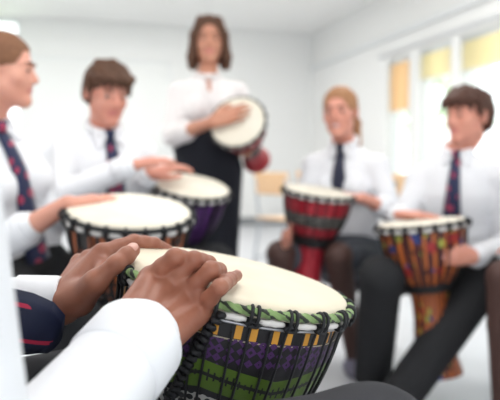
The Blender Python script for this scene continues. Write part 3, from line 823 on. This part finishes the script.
    # tie on the shirt front
    if tie:
        pts = []; L = tie_len; n = 16
        for i in range(n):
            c = neck-up*(.005+L*i/(n-1)); best = None
            ds = np.linspace(.22, 0, 111); P = c[None]+front[None]*ds[:, None]; F = sdf(S, P)
            hit = np.argmax(F < .006) if (F < .006).any() else 60
            dd = ds[hit]; pts.append(c+front*max(dd, .066 if i < 2 else 0))
        dsm = [pts[0]]+[(pts[i-1]+pts[i]*2+pts[i+1])/4 for i in range(1, n-1)]+[pts[-1]]
        ribbon_tie('tie', dsm, front, side, .017, .042, .008, M[tie], body)
    # lower clothing
    bmat = M[bottom_m] if bottom_m else M['trouser']
    if bottom == 'trousers':
        Tp = [Cone(pel+up*waist, pel-up*.02, .148+.3*(waist-.06), .145, .03, side=side, flat=.78)]
        for hip, sN in ((hipR, 'R'), (hipL, 'L')):
            kn, an = J['kn'+sN], J['an'+sN]
            Tp += [Cone(hip, kn, .088, trr[1], .03), Cone(kn, an+V(0, 0, .02), trr[1], trr[2], .02)]
        sdf_obj('trousers', Tp, h, bmat, body, smooth_it=1)
    else:
        Tp = [Cone(pel+up*.05, pel-up*.01, .150, .155, .03, side=side, flat=.8)]
        for hip, sN in ((hipR, 'R'), (hipL, 'L')):
            kn = J['kn'+sN]; Tp += [Cone(hip, hip+(kn-hip)*.84, .092, .076, .06)]
        Tp.append(Cone((hipR+hipL)/2, ((hipR+hipL)/2+(J['knR']+J['knL'])/2)/2, .085, .06, .07))
        sdf_obj('skirt', Tp, h, bmat, body, smooth_it=1)
        for hip, sN in ((hipR, 'R'), (hipL, 'L')):
            kn, an = J['kn'+sN], J['an'+sN]
            sdf_obj('tights', [Cone(hip, kn, .072, .056, .02), Cone(kn, kn+(an-kn)*.33, .054, .052, .01), Cone(kn+(an-kn)*.33, an, .052, .034, .01), Cone(an, an-V(0, 0, .03), .034, .036, .01)], h, M['tights'], body, smooth_it=1)
    for sN in 'RL':
        an = J['an'+sN]; ft = nrm(J.get('ft'+sN, front*V(1, 1, 0)))
        z0 = an-V(0, 0, .055)
        P = [Cone(z0-ft*.03, z0+ft*.04, .036, .038, .02), Cone(z0+ft*.04, z0+ft*.15-V(0, 0, .012), .038, .028, .02), Cone(an-V(0, 0, .01), z0, .038, .038, .02)]
        fl = min((z0-ft*.03)[2]-.036, (z0+ft*.15)[2]-.04)
        P.append(Box(z0+ft*.05-V(0, 0, .085), V(.3, .3, .05), None, .0, .002, True))
        sdf_obj('shoe', P, .005, M[shoe], body, smooth_it=1)
    return body

def chair(label, loc, rz, seat_m, frame_m, seat_z=0.45, group='chairs of the drumming circle', w=0.40, low=.12):
    t = thing('school_chair', label, 'chair', loc, group, rotz=rz)      # local +y is the front
    def shell(u, v):   # u across, v along: seat front -> seat back
        return None
    bm = bmesh.new(); add_box(bm, (0, 0, seat_z-0.008), (w, 0.38, 0.016), bevel=0.006)
    for v in bm.verts:
        v.co.z += 0.03*(abs(v.co.x)/(w/2))**2*0.5 - 0.02*max(0, v.co.y-0.1)/0.09
    obj('seat', bm, seat_m, t)
    bm = bmesh.new(); add_box(bm, (0, 0, 0), (w*0.95, 0.014, 0.19), bevel=0.006)
    bmesh.ops.subdivide_edges(bm, edges=[e for e in bm.edges if abs(e.verts[0].co.x-e.verts[1].co.x) > w*0.5], cuts=8)
    for v in bm.verts:
        v.co.y += 0.16*(v.co.x)**2*2 ; v.co.y += -0.23-0.12*v.co.z; v.co.z += seat_z+0.31
    obj('backrest', bm, seat_m, t)
    for s in (-1, 1):
        bm = bmesh.new(); add_tube(bm, [(s*w*.43, 0.17, 0.0), (s*w*.42, 0.155, seat_z-.03)], 0.011, 8); obj('leg', bm, frame_m, t)
        bm = bmesh.new(); add_tube(bm, [(s*w*.45, -0.25, 0.0), (s*w*.43, -0.17, seat_z-.03), (s*w*.43, -0.19, seat_z+.1), (s*w*.43, -0.235, seat_z+.36)], 0.011, 8); obj('leg', bm, frame_m, t)
        bm = bmesh.new(); add_tube(bm, [(s*w*.42, 0.155, seat_z-.03), (s*w*.43, -0.17, seat_z-.03)], 0.010, 8); obj('side_rail', bm, frame_m, t)
        bm = bmesh.new(); add_tube(bm, [(s*w*.43, 0.168, low), (s*w*.45, -0.24, low)], 0.011, 8); obj('stretcher', bm, frame_m, t)
        for yy, xx in ((.17, .43), (-.25, .45)): bm = bmesh.new(); add_tube(bm, [(s*w*xx, yy, 0), (s*w*xx, yy, .03)], 0.015, 10); obj('rubber_foot', bm, M['plastic_black'], t)
    return t

# ------------------------------------------------------------------ the near drum and its player
HID_C = U(237, 273, 0.81); HID_N = nrm(V(.222, .012, 1.0))
def on(px, py, h):
    r = ray(px, py); return cO+r*(((HID_C+HID_N*h-cO)@HID_N)/(r@HID_N))
DH = 0.62
near_drum = djembe('large black djembe with green-wrapped rim and purple and green pattern under the two hands', HID_C, HID_N, 0.153, DH,
                   near_shell(DH), M['hide'], n=22, spin=math.radians(-97), near=True, ring_m=M['green_wrap'])
# slack rope chain knotted below the rim, near the player's right hand
def drum_pt(ang, t, r):   # on the near drum: angle in its own frame, depth below the hide, radius
    q = near_drum.rotation_quaternion; return near_drum.location+q @ Vector((r*math.cos(ang), r*math.sin(ang), DH-t))
bm = bmesh.new(); ch = []
a0 = math.radians(3)
for i in range(60):
    f = i/59; ch.append(Vector(((.163+.008*math.cos(i*1.5)-.03*f)*math.cos(a0-.28*f+.03*math.sin(i*1.5)), (.163+.008*math.cos(i*1.5)-.03*f)*math.sin(a0-.28*f+.03*math.sin(i*1.5)), DH-.018-.12*f)))
add_tube(bm, ch, .0036, 8); obj('tuning_rope_chain', bm, M['rope'], near_drum)

J = {}
J['pelvis'] = V(-.40, .47, .635); J['neck'] = V(-.345, .525, 1.11)
J['shR'] = V(-.216, .36, 1.04); J['shL'] = V(-.45, .67, 1.03)
J['elR'] = V(-.183, .368, .70); J['elL'] = V(-.47, .72, .785)
J['wrR'] = U(140, 338, .60); J['wrL'] = U(62, 302, .76)
J['knR'] = V(.12, .572, .662); J['anR'] = V(.12, .60, .09)
J['knL'] = V(-.10, 1.02, .60); J['anL'] = V(-.12, 1.0, .09)
J['ftR'] = V(.9, .4, 0); J['ftL'] = V(.9, .4, 0)
J['hipdir'] = V(.35, -.9, 0)
J['cuffR'] = .97; J['cuffL'] = .97; J['crR'] = .046; J['slvR'] = .053; J['slvL'] = .037; J['faL'] = .82; J['crL'] = .031
def chain(pts, rads, k=.004, into=.004):
    return Grp([Cone(a, b, ra, rb, k) for a, b, ra, rb in zip(pts, pts[1:], rads, rads[1:])], into)
def finger(mcp, pip, tip, r, into=.004, bend=.004, updir=HID_N):
    dip = pip+(tip-pip)*.56+updir*bend
    g = chain([mcp, mcp+(pip-mcp)*.5, pip, pip+(dip-pip)*.5, dip, tip], [r*1.10, r*1.03, r*.98, r*.95, r*.90, r*.78], .004, into)
    return g
# right hand
wr = J['wrR']
mI, mM, mR, mL = U(151, 277, .668), U(167, 284, .664), U(185, 295, .658), U(201, 308, .652)
pI, pM, pR, pL = on(175, 257, .030), on(194, 260, .030), on(211, 270, .0255), on(220, 287, .0150)
hdir = nrm(V(.62, .78, -.0))
tI = pI+hdir*.042; tI = tI-HID_N*((tI-HID_C)@HID_N-.009)
tM = pM+hdir*.046; tM = tM-HID_N*((tM-HID_C)@HID_N-.009)
tR = pR+nrm(V(.38, .92, 0))*.038; tR = tR-HID_N*((tR-HID_C)@HID_N-.009)
tL = on(237, 275.5, .0120)
cross = nrm(mL-mI); back = nrm(np.cross(nrm((mM+mR)/2-wr), cross)); back = back if back@(-cF) > 0 else -back
palm = []
for m_, off, ra, rb in ((mI, -.020, .0165, .0122), (mM, -.007, .0165, .0120), (mR, .007, .0160, .0116), (mL, .020, .0155, .0112)):
    b_ = wr+cross*off
    palm.append(Cone(b_, m_, ra, rb, .012))
    palm.append(Ell(m_+back*.0005, V(.0105, .0105, .0105), None, .006))
palm += [Cone(wr-cross*.026-back*.004, mI-cross*.004+(wr-mI)*.30-back*.003, .0150, .0105, .012)]
palm += [Cone(wr-cross*.014, U(104, 356, .565), .018, .022, .01), Cone(wr+cross*.014, U(126, 374, .565), .018, .022, .01)]
# heel and webs filling the palm side
palm += [Cone(wr-back*.012+cross*.012, mL-back*.010, .016, .012, .012), Cone(wr-back*.012-cross*.012, mI-back*.010, .016, .012, .012)]
for a_, b_, c_, d_ in ((mI, pI, mM, pM), (mM, pM, mR, pR), (mR, pR, mL, pL)):
    palm.append(Cone(a_+(b_-a_)*.34-back*.003, c_+(d_-c_)*.34-back*.003, .0092, .0092, .005))
# extensor tendons, faint
for m_, off in ((mI, -.010), (mM, -.003), (mR, .004), (mL, .010)):
    palm.append(Cone(wr+cross*off+back*.0135, m_+back*.0085, .0022, .0020, .008))
thR = [wr-cross*.020+hdir*.018-back*.014, wr-cross*.036+hdir*.045-back*.024, wr-cross*.030+hdir*.075-back*.032, wr-cross*.020+hdir*.100-back*.036]
J['handR'] = [Grp(palm, .010), finger(mI, pI, tI, .0098, .002, .008), finger(mM, pM, tM, .0100, .002, .008), finger(mR, pR, tR, .0096, .002, .007), finger(mL, pL, tL, .0086, .002, .001),
              chain(thR, [.015, .0125, .0108, .0085], .004, .008)]
# left hand
wl = J['wrL']
lI, lpI, ltI = U(102, 253, .790), U(134, 241.5, .828), U(168, 250, .885)
away = nrm(V(-.55, .83, -.10))
ms = [lI, lI+away*.021+V(.002, 0, -.004), lI+away*.041+V(-.004, 0, -.009), lI+away*.059+V(-.012, 0, -.015)]
ps = [lpI, lpI+away*.019+V(.002, .002, -.009), lpI+away*.038+V(-.004, .0, -.014), lpI+away*.056+V(-.010, -.002, -.019)]
tdir = nrm(ltI-lpI)
ts = [ltI, ltI+away*.018+V(-.002, .0, -.006), ltI+away*.036+V(-.012, 0, -.008), ltI+away*.052+V(-.022, -.004, -.008)]
palmL = []
c4 = nrm(V(-.35, .9, .0))
for i_, (m_, ra, rb) in enumerate(zip(ms, (.018, .017, .0165, .0155), (.0125, .0122, .0118, .0112))):
    palmL.append(Cone(wl+c4*(-.018+.012*i_)+V(0, 0, .004), m_, ra, rb, .012))
    palmL.append(Ell(m_+V(0, 0, .001), V(.0108, .0108, .0108), None, .006))
for i_ in range(3): palmL.append(Cone(ms[i_]+(ps[i_]-ms[i_])*.3, ms[i_+1]+(ps[i_+1]-ms[i_+1])*.3, .009, .009, .006))
palmL += [Cone(wl-V(0, 0, .004), U(40, 304, .752), .020, .021, .01), Cone(wl+V(0, 0, .004), U(40, 300, .758), .020, .021, .01)]
tc, tm, ti, tt = U(78, 299, .74), U(96, 282, .715), U(116, 264, .715), U(133, 250.5, .735)
palmL += [Cone(wl-V(0, 0, .012), tc, .017, .018, .012), Cone(tc, tm, .018, .0140, .012), Cone(tc, lI-V(.006, 0, .012), .016, .010, .012), Cone(tm, lI+(lpI-lI)*.15-V(0, 0, .008), .010, .008, .010)]
thL = Grp([Cone(tc, tm, .0165, .0125, .004), Cone(tm, tm+(ti-tm)*.55, .0125, .0105, .004), Cone(tm+(ti-tm)*.55, ti, .0105, .0112, .004), Cone(ti, ti+(tt-ti)*.6, .0108, .0108, .004), Cone(ti+(tt-ti)*.6, tt, .0108, .0088, .004)], .007)
J['handL'] = [Grp(palmL, .010)]+[finger(m_, p_, t_, r_) for m_, p_, t_, r_ in zip(ms, ps, ts, (.0102, .0102, .0096, .0086))]+[thL]
player = person('player at left edge, white shirt and navy tie, both hands on the nearest drum', J,
    dict(c=V(-.400, .585, 1.27), face=nrm(V(.8, .55, -.45)), style='short'), 'skin_dark', 'hair_dark', bottom_m='trouser_grey', tie=None, h=.009,
    fine=(((-.245, .03, .0016),), ((.57, .93, .0018),), ((.735, .868, .0016),)))
# nails
def nail(p, d, n_, w, l, parent):
    d = nrm(d); n_ = nrm(n_-d*(n_@d)); s = np.cross(d, n_)
    R3 = np.stack([s, d, n_], axis=1)
    sdf_obj('fingernail', [Ell(p, V(w, l, .0030), R3, .001)], .0009, M['nail'], parent, smooth_it=1)
nail(tt+nrm(-cF+V(-.0, 0, .75))*.0070, tt-ti, nrm(-cF+V(-.0, 0, .75)), .0068, .0085, player)
nail(tL+nrm(-cF*.35+V(.2, 0, .8))*.0052, tL-pL, nrm(-cF*.35+V(.2, 0, .8)), .0045, .006, player)
# tie swinging forward off the shirt front, over the left forearm
tp = [V(-.315, .56, 1.09), V(-.315, .57, 1.0), V(-.315, .575, .92), V(-.31, .58, .86), U(-62, 300, .61), U(-30, 312, .62), U(0, 320, .635), U(24, 324, .645), U(42, 328, .655), U(52, 334, .665), U(56, 342, .675)]
ribbon_tie('tie', tp, [V(.8, -.5, .2)]*4+[nrm(V(.1, -.85, .5))]*5+[nrm(V(.5, -.8, .3))]*2, nrm(V(.25, .25, .95)), widths=[.012, .02, .024, .028, .032, .034, .035, .034, .030, .025, .016], m=M['tie_near'], parent=player, thick=.008, point=False)

# ------------------------------------------------------------------ the other drums
def D(label, px, py, d, axis, R, H, sm, **kw): return djembe(label, U(px, py, d), V(*axis), R, H, sm, kw.pop('hd', M['hide_pale']), **kw)
H2 = .60; D('djembe with orange-brown striped shell played by the girl at the left', 130, 208, 1.55, (.09, -.19, 1), .158, H2,
  stripe_shell('carved_orange_stripes', H2, .158, (.03, .014, .010), (.42, .11, .035), 30, stripes_w=.62, blobs=[((.015, .012, .012), 5, 0.0)]), n=22)
H3 = .60; D('purple djembe in front of the bending boy on the left', 191, 184, 2.3, (.18, -.24, 1), .150, H3,
  stripe_shell('deep_purple_shell', H3, .15, (.018, .008, .026), (.070, .018, .115), 9, stripes_w=.7), n=24)
HR_ = .62; D('red djembe with a dark patterned band, between the knees of the smiling girl', 319, 190, 2.45, (.125, -.10, 1), .140, HR_,
  stripe_shell('red_shell', HR_, .14, (.30, .010, .022), (.44, .030, .045), 12, stripes_w=.5, band=[(.62, 1.0, (.06, .06, .055), (.30, .28, .25)), (1.28, 1.66, (.03, .012, .012), None)]), n=22)
H4 = .56; D('orange and blue patterned djembe held by the boy on the right', 421, 221, 2.2, (-.11, 0.06, 1), .157, H4,
  stripe_shell('orange_patchwork_shell', H4, .157, (.07, .012, .010), (.50, .13, .028), 22, stripes_w=.46, blobs=[((.03, .05, .20), 6, .3), ((.30, .30, .05), 7, 2.1), ((.30, .02, .02), 6, 5.4)]), n=20)
HT = .40; D('small djembe held up sideways by the standing teacher', 237, 121, 2.62, (-.22, -.86, .42), .122, HT,
  stripe_shell('small_red_shell', HT, .122, (.28, .012, .02), (.42, .02, .03), 10, band=[(1.1, 2.3, (.05, .04, .04), (.3, .1, .1))]), n=18, flare=.58)

# ------------------------------------------------------------------ the other people
# girl at the left, in profile
f = nrm(V(.80, -.60, 0)); r = V(f[1], -f[0], 0)
nk = U(-13, 129, 1.77)
J = dict(pelvis=U(24, 285, 1.86), neck=nk, shR=nk+r*.155+V(0, 0, -.05), shL=nk-r*.155+V(0, 0, -.05),
         elR=U(-12, 252, 1.60), wrR=U(68, 204, 1.53), elL=U(48, 225, 1.98), wrL=U(74, 208, 1.77),
         knR=U(70, 318, 1.38), knL=U(120, 290, 1.72), anR=V(-.30, 1.42, .09), anL=V(-.25, 1.75, .09))
J['hdR'] = (V(.62, .78, .10), V(-.1, -.1, 1), .12); J['hdL'] = (V(.8, -.5, .0), V(0, 0, 1), .2)
J['cuffR'] = .50
person('girl in profile at left edge, hair tied back, white shirt, red-flecked navy tie', J,
       dict(c=U(3, 70, 1.76), face=nrm(V(.96, .10, -.04)), style='bun'), 'skin_fair', 'hair_auburn', girl=True, hs=.93, tie_len=.40)
# boy on the left, looking down
f = nrm(V(.42, -.90, 0)); r = V(f[1], -f[0], 0)
nk = U(104, 131, 2.25)
J = dict(pelvis=U(108, 268, 2.42), neck=nk, shR=U(66, 150, 2.20), shL=U(143, 152, 2.36), elR=U(60, 196, 2.08), wrR=U(132, 165, 2.04),
         elL=U(142, 208, 2.42), wrL=U(148, 173, 2.20), knR=U(138, 280, 1.96), knL=U(216, 262, 2.26), anR=V(-.42, 2.0, .09), anL=V(-.10, 2.35, .09))
J['hdR'] = (V(.72, .6, .16), V(-.1, -.2, 1), .25); J['hdL'] = (V(.7, .5, .2), V(0, -.3, 1), .3)
person('boy on the left with short brown hair looking down, white shirt and navy tie', J,
       dict(c=U(107, 93, 2.2), face=nrm(V(.55, -.78, -.25)), up=nrm(V(.1, -.12, 1)), style='boy'), 'skin_rosy', 'hair_brown', tie_len=.22, tie='tie', hs=.96)
# teacher standing
nk = U(207, 79, 2.92)
J = dict(pelvis=U(208, 172, 2.95), neck=nk, shR=U(179, 92, 2.90), shL=U(237, 92, 2.96), elR=U(173, 136, 2.82), wrR=U(212, 122, 2.60),
         elL=U(247, 138, 3.00), wrL=U(238, 138, 2.76), knR=U(200, 265, 2.95), knL=U(224, 265, 2.95), anR=V(-.22, 2.98, .09), anL=V(-.10, 2.98, .09))
J['hdR'] = (V(1, -.06, .34), V(0, -1, .3), .1); J['hdL'] = (V(.3, -.6, -.5), V(.5, .3, -.4), .3)
J['cuffR'] = .38
person('woman standing at the back in cream blouse and dark trousers, brown shoulder-length hair', J,
       dict(c=U(209, 40, 2.9), face=nrm(V(.10, -1, -.10)), style='bob'), 'skin_tan', 'hair_brown', shirt='blouse', tie=None, girl=True, bottom_m='navy', waist=.155, vneck=True, hs=.95)
# smiling girl
nk = U(344, 146, 2.74)
J = dict(pelvis=U(348, 258, 2.84), neck=nk, shR=U(313, 165, 2.80), shL=U(377, 165, 2.68), elR=U(303, 226, 2.72), wrR=U(289, 238, 2.50),
         elL=U(392, 212, 2.64), wrL=U(363, 198, 2.47), knR=U(280, 254, 2.44), knL=U(338, 256, 2.42), anR=V(.17, 2.62, .09), anL=U(354, 352, 2.66)*V(1, 1, 0)+V(0, 0, .09))
J['hdR'] = (V(-.25, -.9, .1), V(-.9, .2, .1), .4); J['hdL'] = (V(-1, -.35, .12), V(0, -.2, 1), .12)
J['cuffL'] = .45; J['ftL'] = V(.4, -1, 0)
person('smiling girl with blonde tied-back hair and grey skirt, seated behind the red drum', J,
       dict(c=U(340, 113, 2.68), face=nrm(V(-.38, -.92, -.0)), up=V(-.05, 0, 1), style='ponytail', smile=True), 'skin_rosy', 'hair_blonde', bottom='skirt', bottom_m='skirt', girl=True, hs=.98, tie_len=.20, tie='tie_dark', shoe='shoe_grey')
# boy on the right
nk = U(457, 153, 2.52)
J = dict(pelvis=U(449, 272, 2.62), neck=nk, shR=U(419, 178, 2.58), shL=U(500, 176, 2.46), elR=U(400, 228, 2.52), wrR=U(398, 214, 2.36),
         elL=U(508, 246, 2.50), wrL=U(473, 257, 2.12), knR=U(381, 278, 2.16), knL=U(487, 276, 2.20), anR=U(373, 368, 2.36)*V(1, 1, 0)+V(0, 0, .09), anL=U(402, 372, 2.14)*V(1, 1, 0)+V(0, 0, .10))
J['hdR'] = (V(.55, -.8, .05), V(0, 0, 1), .12); J['hdL'] = (V(-.9, -.45, .15), V(.1, -1, .2), .45)
J['ftR'] = V(-.5, -1, 0); J['ftL'] = V(-.8, -.6, 0)
person('boy on the right with tousled brown hair looking sideways, dark tie, ankles crossed', J,
       dict(c=U(468, 116, 2.48), face=nrm(V(-.86, -.50, -.02)), style='boy'), 'skin_rosy', 'hair_dark', tie_len=.30, tie='tie', trr=(.09, .076, .072))
# knee of a further pupil at the right edge
J = dict(pelvis=V(1.26, 2.02, .56), neck=V(1.22, 2.0, 1.06), shR=V(1.2, 2.17, 1.01), shL=V(1.2, 1.83, 1.01), elR=V(1.12, 2.2, .80), wrR=V(1.02, 2.08, .70), elL=V(1.1, 1.78, .80), wrL=V(1.0, 1.86, .70),
         knR=U(504, 277, 1.96), knL=V(.86, 1.82, .57), anR=U(505, 372, 1.98)*V(1, 1, 0)+V(0, 0, .09), anL=V(.86, 1.80, .09))
J['hdR'] = (V(-1, 0, -.3), V(0, 0, 1), .2); J['hdL'] = (V(-1, 0, -.3), V(0, 0, 1), .2)
person('seated pupil cut off by the right edge, only a knee in dark tights showing', J,
       dict(c=V(1.2, 2.0, 1.20), face=V(-1, -.1, -.1), style='ponytail'), 'skin_rosy', 'hair_blonde', bottom='skirt', bottom_m='skirt', girl=True, hs=.97, tie='tie_dark', shoe='shoe', h=.008)

# ------------------------------------------------------------------ chairs
def rz_of(f): return math.atan2(-f[0], f[1])
CH = [('chair under the girl in profile at the left edge', U(2, 285, 1.86), (.80, -.60)), ('chair under the boy looking down on the left', U(108, 268, 2.42), (.42, -.90)),
      ('chair under the smiling girl behind the red drum', U(348, 258, 2.84), (-.35, -.94)), ('chair with white frame under the boy on the right', U(460, 272, 2.62), (-.25, -.97)),
      ('chair of the pupil cut off at the right edge', V(1.26, 2.02, 0), (-1, -.1)), ('chair of the player at the left edge', V(-.40, .47, 0), (.85, .53))]
for lab, p, f in CH:
    f = nrm(V(f[0], f[1], 0)); p = V(p[0], p[1], 0)
    chair(lab, p-f*.02, rz_of(f), M['seat_grey'], M['white_metal'], seat_z=.48 if 'on the right' in lab else .45, low=.055)
for lab, px, d, rz in (('pale wooden school chair with steel legs standing empty near the back wall', 287, 5.3, -.75), ('second pale wooden chair, half hidden behind the red drum', 318, 5.9, -.2),
                       ('pale wooden chair standing empty behind the two pupils on the right', 376, 4.6, .5)):
    p = U(px, 300, d); chair(lab, (p[0], p[1], 0), rz, M['wood'], M['steel'], seat_z=.46, group='empty wooden chairs at the back', w=.40)
